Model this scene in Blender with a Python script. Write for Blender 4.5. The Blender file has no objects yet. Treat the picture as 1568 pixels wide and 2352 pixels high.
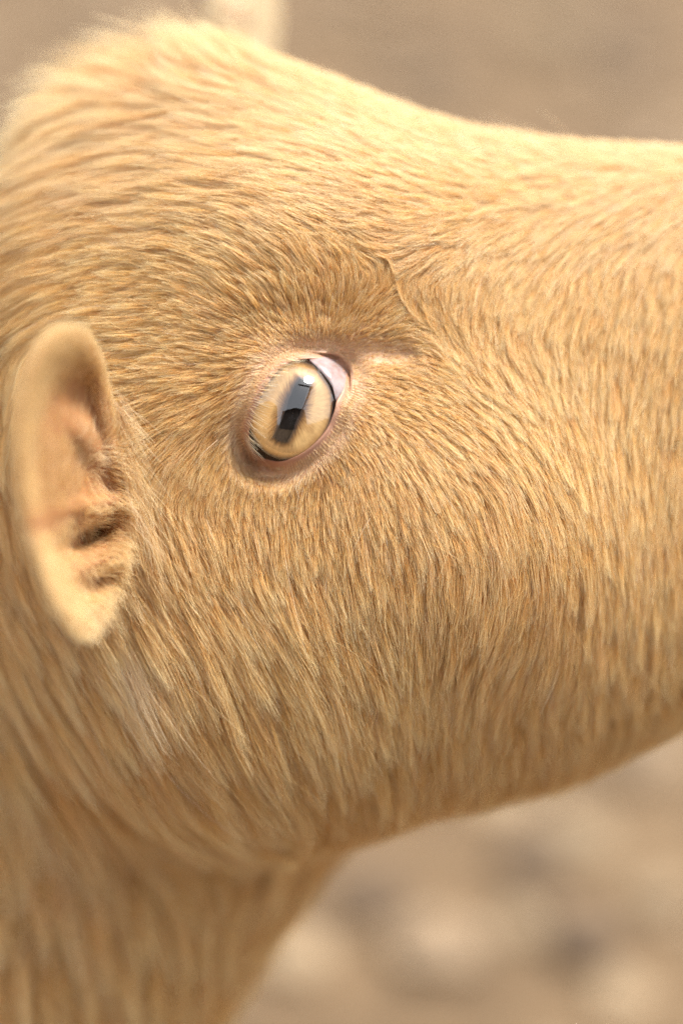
import bpy, math, random
import numpy as np
from mathutils import Matrix, Vector, kdtree

rng = np.random.default_rng(7)
random.seed(7)
sc = bpy.context.scene
C = sc.collection

# ------------------------------------------------------------------ camera, sky, sun, exposure
PITCH = math.radians(35)          # the camera looks down on a goat that stands below it
DIST = 650.0                      # mm from the lens to the eye
EYE_H = 450.0                     # mm, height of the eye above the ground
FRAME_W = 171.43                  # mm across the frame at the eye's distance
KP = FRAME_W / 1568.0             # mm per unit of the 1568-wide working grid
cp, sp = math.cos(PITCH), math.sin(PITCH)

cam_d = bpy.data.cameras.new('camera')
cam = bpy.data.objects.new('camera', cam_d)
C.objects.link(cam)
cam.location = (0, -DIST * cp / 1000, (DIST * sp + EYE_H) / 1000)
cam.rotation_euler = (math.pi / 2 - PITCH, 0, 0)
cam_d.sensor_fit = 'HORIZONTAL'
cam_d.sensor_width = 24.0
cam_d.lens = 24.0 * DIST / FRAME_W
cam_d.clip_start = 0.01
cam_d.clip_end = 2000
cam_d.dof.use_dof = True
cam_d.dof.focus_distance = (DIST + 1.5) / 1000
cam_d.dof.aperture_fstop = 2.3
sc.camera = cam

SUN_EL, SUN_AZ = math.radians(62), math.radians(62)   # azimuth measured from straight ahead, to the right
world = bpy.data.worlds.new('World')
sc.world = world
world.use_nodes = True
wn = world.node_tree
wn.nodes.clear()
sky = wn.nodes.new('ShaderNodeTexSky')
sky.sky_type = 'NISHITA'
sky.sun_disc = False
sky.sun_elevation = SUN_EL
sky.sun_rotation = SUN_AZ
sky.air_density = 1.0
sky.dust_density = 2.0
sky.ozone_density = 0.6
hsv = wn.nodes.new('ShaderNodeHueSaturation')        # a veil of even cloud: the blue is mostly gone
hsv.inputs['Saturation'].default_value = 0.35
bg = wn.nodes.new('ShaderNodeBackground')
bg.inputs['Strength'].default_value = 0.076
wo = wn.nodes.new('ShaderNodeOutputWorld')
wn.links.new(sky.outputs[0], hsv.inputs['Color'])
veil = wn.nodes.new('ShaderNodeMix')
veil.data_type = 'RGBA'
veil.inputs[0].default_value = 0.65
veil.inputs[7].default_value = (4.6, 4.7, 4.95, 1)
wn.links.new(hsv.outputs[0], veil.inputs[6])
wn.links.new(veil.outputs[2], bg.inputs[0])
wn.links.new(bg.outputs[0], wo.inputs[0])

sun_d = bpy.data.lights.new('sun', 'SUN')
sun_d.energy = 1.95
sun_d.angle = math.radians(15)
sun_d.color = (1.0, 0.945, 0.86)
sun = bpy.data.objects.new('sun', sun_d)
C.objects.link(sun)
sdir = Vector((math.sin(SUN_AZ) * math.cos(SUN_EL), math.cos(SUN_AZ) * math.cos(SUN_EL), math.sin(SUN_EL)))
sun.rotation_euler = sdir.to_track_quat('Z', 'Y').to_euler()
sun.location = sdir * 5

sc.view_settings.view_transform = 'Standard'
sc.view_settings.look = 'None'
sc.view_settings.gamma = 1.0
sc.view_settings.use_curve_mapping = False
sc.view_settings.exposure = 1.9
sc.render.engine = 'CYCLES'
sc.cycles.max_bounces = 10
sc.cycles.diffuse_bounces = 6
sc.cycles.use_adaptive_sampling = True
sc.cycles.adaptive_threshold = 0.025
sc.cycles.glossy_bounces = 3
sc.cycles.transparent_max_bounces = 12
sc.cycles.use_denoising = True
sc.cycles.denoiser = 'OPENIMAGEDENOISE'
sc.cycles.denoising_input_passes = 'RGB_ALBEDO_NORMAL'
sc.cycles.denoising_prefilter = 'NONE'
sc.cycles_curves.shape = 'RIBBONS'
sc.cycles_curves.subdivisions = 1

# ------------------------------------------------------------------ frames and helpers
# head frame: x right, y up, z towards the lens, millimetres, origin at the focus point (the eye's plane)
ROT = Matrix(((1, 0, 0), (0, sp, -cp), (0, cp, sp)))
ROOT = Vector((-0.40, 0.05, 0.0))
M_HEAD = Matrix.Translation(Vector((0, 0, EYE_H / 1000)) - ROOT) @ ROT.to_4x4()


def P(px, py, z):
    s = (DIST - z) / DIST
    return np.array([(px - 784) * KP * s, (1176 - py) * KP * s, z])


def to_px(p):
    s = DIST / (DIST - p[:, 2])
    return np.stack([p[:, 0] * s / KP + 784, 1176 - p[:, 1] * s / KP], 1)


def W(x, a, u):
    """world-aligned millimetres (right, away, up from the eye) to the head frame"""
    return np.array([x, a * sp + u * cp, -a * cp + u * sp])


def smoothstep(a, b_, x):
    t = np.clip((x - a) / (b_ - a), 0, 1)
    return t * t * (3 - 2 * t)


def tag(o, label=None, cat=None, group=None, kind=None):
    for k, v in (('label', label), ('category', cat), ('group', group), ('kind', kind)):
        if v:
            o[k] = v
    return o


def mesh_obj(name, verts, faces, mat, parent=None, smooth=True, matrix=None):
    me = bpy.data.meshes.new(name)
    v = np.asarray(verts, dtype=np.float32)
    me.from_pydata(v.tolist(), [], [list(map(int, f)) for f in faces])
    me.materials.append(mat)
    if smooth:
        me.polygons.foreach_set('use_smooth', np.ones(len(me.polygons), dtype=bool))
    me.update()
    o = bpy.data.objects.new(name, me)
    C.objects.link(o)
    if parent:
        o.parent = parent
    if matrix is not None:
        o.matrix_local = matrix
    return o


def quad_mesh_obj(name, V, Q, mat, parent, matrix):
    me = bpy.data.meshes.new(name)
    me.vertices.add(len(V)); me.vertices.foreach_set('co', V.astype(np.float32).ravel())
    me.loops.add(Q.size); me.loops.foreach_set('vertex_index', Q.astype(np.int32).ravel())
    me.polygons.add(len(Q))
    me.polygons.foreach_set('loop_start', np.arange(0, Q.size, 4, dtype=np.int32))
    me.polygons.foreach_set('use_smooth', np.ones(len(Q), dtype=bool))
    me.materials.append(mat)
    me.update(calc_edges=True)
    me.validate()
    o = bpy.data.objects.new(name, me)
    C.objects.link(o)
    o.parent = parent
    o.matrix_local = matrix
    return o


def curves_obj(name, pts, radius, mat, parent, matrix, tint=None, warm=None):
    """pts (n, k, 3) millimetres; radius (n, k)"""
    n, k, _ = pts.shape
    hc = bpy.data.hair_curves.new(name)
    hc.add_curves([k] * n)
    hc.position_data.foreach_set('vector', (pts * 0.001).astype(np.float32).ravel())
    at = hc.attributes.get('radius') or hc.attributes.new('radius', 'FLOAT', 'POINT')
    at.data.foreach_set('value', (radius * 0.001).astype(np.float32).ravel())
    if tint is not None:
        a = hc.attributes.new('tint', 'FLOAT', 'CURVE')
        a.data.foreach_set('value', tint.astype(np.float32))
    if warm is not None:
        a = hc.attributes.new('warm', 'FLOAT', 'CURVE')
        a.data.foreach_set('value', warm.astype(np.float32))
    hc.materials.append(mat)
    o = bpy.data.objects.new(name, hc)
    C.objects.link(o)
    o.parent = parent
    o.matrix_local = matrix
    return o


# ------------------------------------------------------------------ materials
def new_mat(name):
    m = bpy.data.materials.new(name)
    m.use_nodes = True
    nt = m.node_tree
    return m, nt, nt.nodes['Principled BSDF']


def ramp(nt, stops, fac=None):
    r = nt.nodes.new('ShaderNodeValToRGB')
    e = r.color_ramp.elements
    while len(e) < len(stops):
        e.new(0.5)
    for el, (p, c) in zip(e, stops):
        el.position = p
        el.color = (*c, 1)
    if fac is not None:
        nt.links.new(fac, r.inputs[0])
    return r


def noise(nt, scale, detail=4, vec=None, rough=0.55):
    n = nt.nodes.new('ShaderNodeTexNoise')
    n.inputs['Scale'].default_value = scale
    n.inputs['Detail'].default_value = detail
    n.inputs['Roughness'].default_value = rough
    if vec is not None:
        nt.links.new(vec, n.inputs['Vector'])
    return n


def mixcol(nt, a, b, fac, mode='MIX'):
    m = nt.nodes.new('ShaderNodeMix')
    m.data_type = 'RGBA'
    m.blend_type = mode
    for s, v in ((m.inputs[6], a), (m.inputs[7], b)):
        if isinstance(v, tuple):
            s.default_value = (*v, 1)
        else:
            nt.links.new(v, s)
    if isinstance(fac, (int, float)):
        m.inputs[0].default_value = fac
    else:
        nt.links.new(fac, m.inputs[0])
    return m.outputs[2]


def math_node(nt, op, a, b=None, clamp=False):
    m = nt.nodes.new('ShaderNodeMath')
    m.operation = op
    m.use_clamp = clamp
    for i, v in enumerate((a, b)):
        if v is None:
            continue
        if isinstance(v, (int, float)):
            m.inputs[i].default_value = v
        else:
            nt.links.new(v, m.inputs[i])
    return m.outputs[0]


def fur_material(name, root, mid, tip, pale, warm=(0.80, 0.46, 0.15)):
    m = bpy.data.materials.new(name)
    m.use_nodes = True
    nt = m.node_tree
    nt.nodes.clear()
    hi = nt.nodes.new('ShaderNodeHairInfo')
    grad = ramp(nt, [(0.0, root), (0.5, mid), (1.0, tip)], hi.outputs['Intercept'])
    at = nt.nodes.new('ShaderNodeAttribute')
    at.attribute_name = 'tint'
    aw = nt.nodes.new('ShaderNodeAttribute')
    aw.attribute_name = 'warm'
    c0 = mixcol(nt, grad.outputs[0], warm, aw.outputs['Fac'])
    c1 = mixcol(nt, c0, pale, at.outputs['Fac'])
    var = ramp(nt, [(0.0, (0.74, 0.68, 0.60)), (0.5, (0.95, 0.95, 0.95)), (1.0, (1.14, 1.14, 1.14))], hi.outputs['Random'])
    col = mixcol(nt, c1, var.outputs[0], 1.0, 'MULTIPLY')
    d = nt.nodes.new('ShaderNodeBsdfDiffuse')
    t = nt.nodes.new('ShaderNodeBsdfTranslucent')
    g = nt.nodes.new('ShaderNodeBsdfGlossy')
    g.inputs['Roughness'].default_value = 0.42
    g.inputs['Color'].default_value = (1, 0.96, 0.88, 1)
    nt.links.new(col, d.inputs[0])
    nt.links.new(col, t.inputs[0])
    a = nt.nodes.new('ShaderNodeMixShader'); a.inputs[0].default_value = 0.42
    b = nt.nodes.new('ShaderNodeMixShader'); b.inputs[0].default_value = 0.045
    o = nt.nodes.new('ShaderNodeOutputMaterial')
    nt.links.new(d.outputs[0], a.inputs[1]); nt.links.new(t.outputs[0], a.inputs[2])
    nt.links.new(a.outputs[0], b.inputs[1]); nt.links.new(g.outputs[0], b.inputs[2])
    nt.links.new(b.outputs[0], o.inputs[0])
    return m


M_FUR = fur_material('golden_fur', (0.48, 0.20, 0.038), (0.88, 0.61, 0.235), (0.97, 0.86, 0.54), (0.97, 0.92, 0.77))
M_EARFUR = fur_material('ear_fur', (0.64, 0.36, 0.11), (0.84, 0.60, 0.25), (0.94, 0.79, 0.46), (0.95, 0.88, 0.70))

M_SKIN, nt, b = new_mat('goat_skin')
tc = nt.nodes.new('ShaderNodeTexCoord')
n = noise(nt, 160, 5, tc.outputs['Object'])
r = ramp(nt, [(0.3, (0.36, 0.19, 0.08)), (0.7, (0.45, 0.26, 0.12))], n.outputs[0])
at = nt.nodes.new('ShaderNodeAttribute'); at.attribute_name = 'bare'
n2 = noise(nt, 500, 4, tc.outputs['Object'])
r2 = ramp(nt, [(0.3, (0.54, 0.31, 0.20)), (0.7, (0.64, 0.41, 0.27))], n2.outputs[0])
nt.links.new(mixcol(nt, r.outputs[0], r2.outputs[0], at.outputs['Fac']), b.inputs['Base Color'])
b.inputs['Roughness'].default_value = 0.55
b.inputs['Subsurface Weight'].default_value = 0.15
b.inputs['Subsurface Radius'].default_value = (1.0, 0.4, 0.2)
b.inputs['Subsurface Scale'].default_value = 0.0015
bu = nt.nodes.new('ShaderNodeBump'); bu.inputs['Strength'].default_value = 0.35; bu.inputs['Distance'].default_value = 0.0004
nb = noise(nt, 1400, 3, tc.outputs['Object'])
nt.links.new(nb.outputs[0], bu.inputs['Height']); nt.links.new(bu.outputs[0], b.inputs['Normal'])

# ------------------------------------------------------------------ ground, stones, shed behind the camera
def to_world(p):
    return (ROT @ Vector(p)) * 0.001 + Vector((0, 0, EYE_H / 1000))


def ground_at(px, py):
    d = to_world(P(px, py, 0)) - cam.location
    t = -cam.location.z / d.z
    return cam.location + d * t


M_GROUND, nt, b = new_mat('dry_earth')
tc = nt.nodes.new('ShaderNodeTexCoord')
n = noise(nt, 9.0, 6, tc.outputs['Object'], 0.62)
r = ramp(nt, [(0.30, (0.108, 0.070, 0.037)), (0.52, (0.156, 0.103, 0.056)), (0.74, (0.208, 0.143, 0.080))], n.outputs[0])
n2 = noise(nt, 60, 5, tc.outputs['Object'], 0.7)
r2 = ramp(nt, [(0.3, (0.75, 0.72, 0.68)), (0.7, (1.15, 1.13, 1.1))], n2.outputs[0])
nt.links.new(mixcol(nt, r.outputs[0], r2.outputs[0], 1.0, 'MULTIPLY'), b.inputs['Base Color'])
b.inputs['Roughness'].default_value = 0.95
bu = nt.nodes.new('ShaderNodeBump'); bu.inputs['Strength'].default_value = 0.6; bu.inputs['Distance'].default_value = 0.004
nt.links.new(n2.outputs[0], bu.inputs['Height']); nt.links.new(bu.outputs[0], b.inputs['Normal'])


def bumps(x, y):
    h = 0
    for (fx, fy, ph, am) in ((3.1, 1.7, 0.3, .006), (-2.2, 4.3, 1.1, .006), (7.3, 5.1, 2.0, .004), (9.1, -8.3, .7, .0035), (15.3, 11.2, 4.1, .002), (-19.4, 23.1, 2.2, .0015)):
        h = h + am * np.sin(fx * x + fy * y + ph)
    return h


gx = np.concatenate([-np.geomspace(400, 2.2, 26), np.linspace(-2.1, 2.1, 110), np.geomspace(2.2, 400, 26)])
gy = np.concatenate([-np.geomspace(400, 1.6, 26), np.linspace(-1.5, 4.0, 130), np.geomspace(4.2, 400, 26)])
GX, GY = np.meshgrid(gx, gy, indexing='ij')
fade = np.exp(-((np.hypot(GX, GY - 0.8) / 4) ** 2))
gv = np.stack([GX, GY, bumps(GX, GY) * fade], -1).reshape(-1, 3)
ids = np.arange(len(gv)).reshape(len(gx), len(gy))
gq = np.stack([ids[:-1, :-1], ids[1:, :-1], ids[1:, 1:], ids[:-1, 1:]], -1).reshape(-1, 4)
ground = mesh_obj('ground', gv, gq, M_GROUND)
tag(ground, 'dry tan earth of the yard, blurred behind the goat', 'ground', kind='structure')


def stone_verts(s, sub=2, flat=0.6):
    import bmesh
    bm = bmesh.new()
    bmesh.ops.create_icosphere(bm, subdivisions=sub, radius=1.0)
    off = rng.uniform(0, 9, 3)
    vs = []
    for v in bm.verts:
        c = v.co
        d = 1 + 0.16 * math.sin(2.3 * c.x + off[0]) + 0.13 * math.sin(3.1 * c.y + off[1]) + 0.1 * math.sin(4.1 * c.z + 2 * c.x + off[2])
        vs.append((c.x * d * s, c.y * d * s * rng.uniform(.97, 1.03), c.z * d * s * flat))
    fs = [[v.index for v in f.verts] for f in bm.faces]
    bm.free()
    return np.array(vs), fs


def stone_mat(name, c0, c1):
    m, nt, b = new_mat(name)
    tc = nt.nodes.new('ShaderNodeTexCoord')
    n = noise(nt, 45, 6, tc.outputs['Object'], 0.65)
    r = ramp(nt, [(0.3, c0), (0.7, c1)], n.outputs[0])
    nt.links.new(r.outputs[0], b.inputs['Base Color'])
    b.inputs['Roughness'].default_value = 0.9
    return m


M_STONE = stone_mat('pale_limestone', (0.27, 0.195, 0.118), (0.36, 0.265, 0.162))
M_STONE2 = stone_mat('tan_stone', (0.21, 0.151, 0.09), (0.27, 0.20, 0.122))
M_CLOD = stone_mat('brown_clod', (0.085, 0.056, 0.033), (0.125, 0.083, 0.049))
M_GRAVEL = stone_mat('mixed_gravel', (0.11, 0.072, 0.042), (0.36, 0.262, 0.165))

# loose gravel: nobody could count it
allv, allf, base = [], [], 0
protos = [stone_verts(1.0, 1, 0.55) for _ in range(8)]
for i in range(7000):
    v, f = protos[i % 8]
    x, y = rng.uniform(-1.5, 1.5), rng.uniform(-0.5, 3.6)
    s = 0.004 + 0.022 * rng.random() ** 3
    a = rng.uniform(0, 6.28)
    vv = v * s
    vv = np.stack([vv[:, 0] * math.cos(a) - vv[:, 1] * math.sin(a) + x, vv[:, 0] * math.sin(a) + vv[:, 1] * math.cos(a) + y,
                   vv[:, 2] + float(bumps(x, y)) + s * 0.15], 1)
    allv.append(vv)
    allf += [[k + base for k in q] for q in f]
    base += len(v)
gr = mesh_obj('gravel', np.concatenate(allv), allf, M_GRAVEL, smooth=False)
tag(gr, 'loose gravel and crumbs of earth strewn over the ground', 'gravel', kind='stuff')

STONES = [  # px, py, radius m, material, label
    (978, 2195, .034, M_STONE, 'pale round stone, brightest blurred spot at the bottom below the jaw', 'stone'),
    (1150, 1835, .026, M_STONE, 'pale stone blurred just right of the middle below the jaw line', 'stone'),
    (690, 2230, .030, M_STONE, 'pale stone blurred at the bottom edge beside the goat\'s throat', 'stone'),
    (1330, 1950, .036, M_STONE2, 'long tan stone blurred below the muzzle, right of the pale stones', 'stone'),
    (1520, 1740, .030, M_STONE2, 'tan stone blurred at the right edge just under the muzzle', 'stone'),
    (1180, 2170, .024, M_STONE2, 'small tan stone blurred right of the brightest pale stone', 'stone'),
    (1420, 2330, .026, M_STONE, 'pale stone blurred at the bottom right edge of the picture', 'stone'),
    (1500, 2080, .026, M_STONE2, 'tan stone blurred near the right edge, low down', 'stone'),
    (860, 2080, .036, M_CLOD, 'dark brown clod of earth blurred beside the goat\'s throat', 'clod'),
    (1240, 2010, .030, M_CLOD, 'dark brown clod of earth blurred between the pale stones below the jaw', 'clod'),
    (1350, 2190, .036, M_CLOD, 'dark brown clod of earth blurred low on the right', 'clod'),
    (1010, 150, .060, M_CLOD, 'dark brown clod of earth blurred above the slope of the forehead', 'clod'),
    (1440, 110, .075, M_CLOD, 'dark brown clod of earth blurred at the top right', 'clod'),
    (1230, 60, .060, M_STONE2, 'tan stone blurred at the top edge between the dark clods', 'stone'),
]
for px, py, s, m, lab, cat in STONES:
    s *= 0.5
    v, f = stone_verts(s, 3, 0.5)
    g = ground_at(px, py)
    o = mesh_obj('stone' if cat == 'stone' else 'earth_clod', v, f, m)
    o.location = (g.x, g.y, float(bumps(g.x, g.y)) + s * 0.12)
    o.rotation_euler = (0, 0, rng.uniform(0, 6.28))
    tag(o, lab, cat, 'stones on the ground' if cat == 'stone' else 'clods of earth on the ground')

# ------------------------------------------------------------------ the goat: one implicit body, meshed on an uneven grid
goat = bpy.data.objects.new('goat', None)
C.objects.link(goat)
goat.location = ROOT
tag(goat, 'golden tan goat seen from the side, amber eye with slot pupil', 'goat')


def axis(parts):
    out = [np.arange(a, b, s) for a, b, s in parts]
    return np.concatenate(out).astype(np.float32)


xs = axis([(-860, -130, 13), (-130, -36, 2.2), (-36, 24, 1.1), (24, 110, 2.2), (110, 210, 4)])
ys = axis([(-520, -190, 13), (-190, 2, 2.6), (2, 52, 1.1), (52, 135, 2.4), (135, 160, 6)])
zs = axis([(-480, -180, 13), (-180, -60, 4), (-60, -24, 2.2), (-24, 14, 1.1), (14, 70, 7)])
X, Y, Z = xs[:, None, None], ys[None, :, None], zs[None, None, :]

SEC = np.array([  # px, top, bottom, half width
    (-80, 760, 1000, 8), (-40, 500, 1200, 25), (20, 395, 1400, 34), (100, 285, 1560, 40), (250, 205, 1700, 45),
    (400, 150, 1790, 48), (560, 145, 1830, 49), (680, 162, 1848, 49), (800, 205, 1850, 48), (950, 262, 1832, 46.5),
    (1100, 302, 1828, 44), (1300, 330, 1785, 40), (1568, 345, 1655, 35), (1800, 370, 1470, 31), (2000, 420, 1310, 29),
    (2150, 500, 1230, 27), (2250, 620, 1150, 22), (2310, 760, 1040, 10)], float)
ZC = -55.0
s55 = (DIST - ZC) / DIST
sx = (SEC[:, 0] - 784) * KP * s55
xi = np.linspace(sx[0] - 12, sx[-1] + 8, 600)


def prof(v):
    a = np.interp(xi, sx, v)
    k = np.exp(-np.linspace(-2, 2, 31) ** 2); k /= k.sum()
    return np.convolve(np.pad(a, 15, 'edge'), k, 'valid')


ytop, ybot, hw = prof((1176 - SEC[:, 1]) * KP * s55), prof((1176 - SEC[:, 2]) * KP * s55), prof(SEC[:, 3])
yt, yb, hz = (np.interp(xs, xi, v).astype(np.float32) for v in (ytop, ybot, hw))
outside = np.maximum(np.maximum(sx[0] - xs, xs - sx[-1]), 0).astype(np.float32)
yc, hy = ((yt + yb) / 2)[:, None, None], (np.maximum(yt - yb, 4) / 2)[:, None, None]
hzz = np.maximum(hz, 3)[:, None, None]
q = (np.abs((Y - yc) / hy) ** 2.15 + np.abs((Z - ZC) / hzz) ** 2.15) ** (1 / 2.15)
F = (q - 1) * np.minimum(hy, hzz) * 1.05 + outside[:, None, None] * 1.2
del q


def smin(a, b, k):
    h = np.clip(0.5 + 0.5 * (b - a) / k, 0, 1)
    return b + (a - b) * h - k * h * (1 - h)


def ellipsoid(c, r):
    k0 = np.sqrt(((X - c[0]) / r[0]) ** 2 + ((Y - c[1]) / r[1]) ** 2 + ((Z - c[2]) / r[2]) ** 2)
    return (k0 - 1) * min(r)


def cone(a, b, ra, rb, zs_=1.0):
    """tapered capsule, squeezed along z by zs_"""
    d = b - a
    L2 = float((d * d).sum())
    t = np.clip(((X - a[0]) * d[0] + (Y - a[1]) * d[1] + (Z - a[2]) * d[2]) / L2, 0, 1)
    return np.sqrt((X - a[0] - t * d[0]) ** 2 + (Y - a[1] - t * d[1]) ** 2 + ((Z - a[2] - t * d[2]) * zs_) ** 2) - (ra + (rb - ra) * t)


# neck, trunk and legs
nA, nB = P(300, 1180, -72), P(-120, 2150, -112)
F = smin(F, cone(nA, nB, 60, 66, 1.38), 30)
F = smin(F, cone(P(675, 1460, -92), P(10, 2380, -125), 46, 46, 1.3), 26)
sh, ru = W(-235, 40, -185), W(-640, 60, -175)
F = smin(F, cone(nB, sh, 66, 100, 1.1), 30)
F = smin(F, cone(sh, ru, 104, 112), 40)
LEGS = []
for side in (-1, 1):
    top, knee, fet, foot = W(-240, 40 + 62 * side, -230), W(-232, 40 + 60 * side, -320), W(-236, 40 + 60 * side, -405), W(-226, 40 + 60 * side, -435)
    for a, b_, ra, rb in ((top, knee, 44, 20), (knee, fet, 19, 14), (fet, foot, 15, 16)):
        F = smin(F, cone(a, b_, ra, rb), 12)
    LEGS.append(foot)
    hip, kn, hock, fet, foot = W(-640, 60 + 62 * side, -210), W(-590, 60 + 66 * side, -285), W(-680, 60 + 62 * side, -345), W(-668, 60 + 62 * side, -408), W(-656, 60 + 62 * side, -435)
    for a, b_, ra, rb in ((hip, kn, 62, 36), (kn, hock, 34, 17), (hock, fet, 17, 14), (fet, foot, 15, 16)):
        F = smin(F, cone(a, b_, ra, rb), 14)
    LEGS.append(foot)
F = smin(F, cone(W(-740, 60, -120), W(-800, 60, -85), 20, 10), 15)      # tail

# cheek, jaw muscle, brow
F = smin(F, ellipsoid(P(1000, 1230, -37), (46, 38, 34)), 22)
F = smin(F, ellipsoid(P(600, 1480, -54), (52, 48, 40)), 24)
F = smin(F, ellipsoid(P(720, 600, -30), (36, 24, 22)), 18)

# the eye's socket
ESC = lambda x, y: ((820 + x / 3.409) / 1.53061, (1200 + y / 3.409) / 1.53061)   # eye close-up units to the working grid
EYE_C = P(*ESC(740, 840), -15.0)
EYE_R = 16.5
OPEN = [(1330, 450), (1310, 600), (1245, 720), (1215, 850), (1130, 1050), (1000, 1210), (850, 1335), (700, 1408), (545, 1445), (410, 1420),
        (280, 1365), (205, 1240), (182, 1085), (222, 925), (275, 780), (350, 625), (440, 465), (540, 340), (650, 260), (780, 212),
        (920, 196), (1080, 198), (1200, 222), (1290, 290), (1335, 370)]


def smooth_loop(pts, n):
    pts = np.array(pts, float)
    m = len(pts)
    t = np.linspace(0, m, n, endpoint=False)
    i = t.astype(int)
    f = (t - i)[:, None]
    p0, p1, p2, p3 = pts[(i - 1) % m], pts[i % m], pts[(i + 1) % m], pts[(i + 2) % m]
    return 0.5 * (2 * p1 + (p2 - p0) * f + (2 * p0 - 5 * p1 + 4 * p2 - p3) * f ** 2 + (3 * p1 - p0 - 3 * p2 + p3) * f ** 3)


NL = 144
OPEN = [(740 + (x - 740) * 0.99, 835 + (y - 835) * 0.99) for x, y in OPEN]
loop = np.array([P(*ESC(x, y), -4.0)[:2] for x, y in smooth_loop(OPEN, NL)])


def poly_sd(px, py, poly):
    """signed distance to a polygon, arrays of any shape"""
    d = np.full(px.shape, 1e9)
    ins = np.zeros(px.shape, bool)
    for i in range(len(poly)):
        a, b_ = poly[i], poly[(i + 1) % len(poly)]
        e = b_ - a
        wx, wy = px - a[0], py - a[1]
        t = np.clip((wx * e[0] + wy * e[1]) / (e @ e), 0, 1)
        d = np.minimum(d, (wx - e[0] * t) ** 2 + (wy - e[1] * t) ** 2)
        c = (a[1] > py) != (b_[1] > py)
        with np.errstate(divide='ignore', invalid='ignore'):
            ins ^= c & (px < (b_[0] - a[0]) * (py - a[1]) / (b_[1] - a[1]) + a[0])
    return np.where(ins, -1, 1) * np.sqrt(d)


F = smin(F, ellipsoid(EYE_C + np.array([0, 0, -1.0]), (19.5, 19.0, 18.0)), 9)
# a shallow groove runs from the inner corner towards the nose


def surf(px, py):
    """the skin's point under a place in the picture"""
    zz = np.arange(12, -60, -0.25)
    p = np.array([P(px, py, z) for z in zz])
    i, j = np.searchsorted(xs, p[:, 0]), np.searchsorted(ys, p[:, 1])
    k = np.clip(np.searchsorted(zs, p[:, 2]), 0, len(zs) - 1)
    f = F[i, j, k]
    return p[np.argmax(f < 0)]


gA, gB = surf(826, 806) + np.array([0, 0, 1.5]), surf(930, 816) + np.array([0, 0, 0.9])
F = -smin(-F, cone(gA, gB, 2.0, 0.6), 5.0)
PX, PY = np.meshgrid(xs, ys, indexing='ij')
sd2 = np.full(PX.shape, 60.0, np.float32)
near = (np.abs(PX - EYE_C[0]) < 40) & (np.abs(PY - EYE_C[1]) < 40)
sd2[near] = poly_sd(PX[near], PY[near], loop[::2])
# towards the opening the skin dips to the ball so that the lids lie on top of it
cdot = ((PX - EYE_C[0]) * 0.86 + (PY - EYE_C[1]) * 0.51) / (np.hypot(PX - EYE_C[0], PY - EYE_C[1]) + 1e-6)
corner = smoothstep(0.55, 0.97, cdot)                # the inner corner is shallower
ball_d = np.sqrt((X - EYE_C[0]) ** 2 + (Y - EYE_C[1]) ** 2 + (Z - EYE_C[2]) ** 2)
dip = ball_d - (EYE_R + 0.25 + 1.0 * np.maximum(sd2 - 2.2, 0) + 0.07 * np.maximum(sd2 - 2.2, 0) ** 2 + 1.9 * corner)[:, :, None]
F = np.where((Z > -22), -smin(-F, -dip, 2.5), F)
hole = np.maximum((sd2 - 1.6)[:, :, None], -26 - Z)
F = -smin(-F, hole.astype(np.float32), 1.6) if False else np.maximum(F, -hole)
F = F.astype(np.float32)


def surface_nets(F, xs, ys, zs):
    S = F < 0
    nx, ny, nz = F.shape
    c8 = [S[i:nx - 1 + i, j:ny - 1 + j, k:nz - 1 + k] for i in (0, 1) for j in (0, 1) for k in (0, 1)]
    cnt = sum(c.astype(np.int8) for c in c8)
    ci, cj, ck = np.nonzero((cnt > 0) & (cnt < 8))
    acc = np.zeros((len(ci), 3)); num = np.zeros(len(ci))
    ax = (xs, ys, zs)
    for axis_ in range(3):
        o1, o2 = [a for a in range(3) if a != axis_]
        for u in (0, 1):
            for v in (0, 1):
                off = [0, 0, 0]; off[o1] = u; off[o2] = v
                i0, j0, k0 = ci + off[0], cj + off[1], ck + off[2]
                off2 = list(off); off2[axis_] = 1
                i1, j1, k1 = ci + off2[0], cj + off2[1], ck + off2[2]
                fa, fb = F[i0, j0, k0], F[i1, j1, k1]
                m = (fa < 0) != (fb < 0)
                t = np.where(m, fa / np.where(m, fa - fb, 1), 0)
                p = np.stack([xs[i0], ys[j0], zs[k0]], 1).astype(float)
                lo = ax[axis_][(i0, j0, k0)[axis_]]; hi = ax[axis_][(i1, j1, k1)[axis_]]
                p[:, axis_] = lo + t * (hi - lo)
                acc += p * m[:, None]; num += m
    V = acc / num[:, None]
    idx = np.full((nx - 1, ny - 1, nz - 1), -1, np.int32)
    idx[ci, cj, ck] = np.arange(len(ci))
    quads = []
    for axis_ in range(3):
        sl0 = [slice(None)] * 3; sl1 = [slice(None)] * 3
        sl0[axis_] = slice(0, -1); sl1[axis_] = slice(1, None)
        a, b_ = S[tuple(sl0)], S[tuple(sl1)]
        e = np.argwhere(a != b_)
        o1, o2 = [(1, 2), (2, 0), (0, 1)][axis_]
        ok = (e[:, o1] > 0) & (e[:, o2] > 0) & (e[:, o1] < F.shape[o1] - 1) & (e[:, o2] < F.shape[o2] - 1)
        e = e[ok]
        c = []
        for d1, d2 in ((-1, -1), (0, -1), (0, 0), (-1, 0)):
            g = e.copy(); g[:, o1] += d1; g[:, o2] += d2
            c.append(idx[g[:, 0], g[:, 1], g[:, 2]])
        qd = np.stack(c, 1)
        fl = ~a[e[:, 0], e[:, 1], e[:, 2]]
        qd[fl] = qd[fl][:, ::-1]
        quads.append(qd)
    Q = np.concatenate(quads)
    return V, Q[(Q >= 0).all(1)]


V, Q = surface_nets(F, xs, ys, zs)
GXg, GYg, GZg = np.gradient(F, xs, ys, zs)


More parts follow.
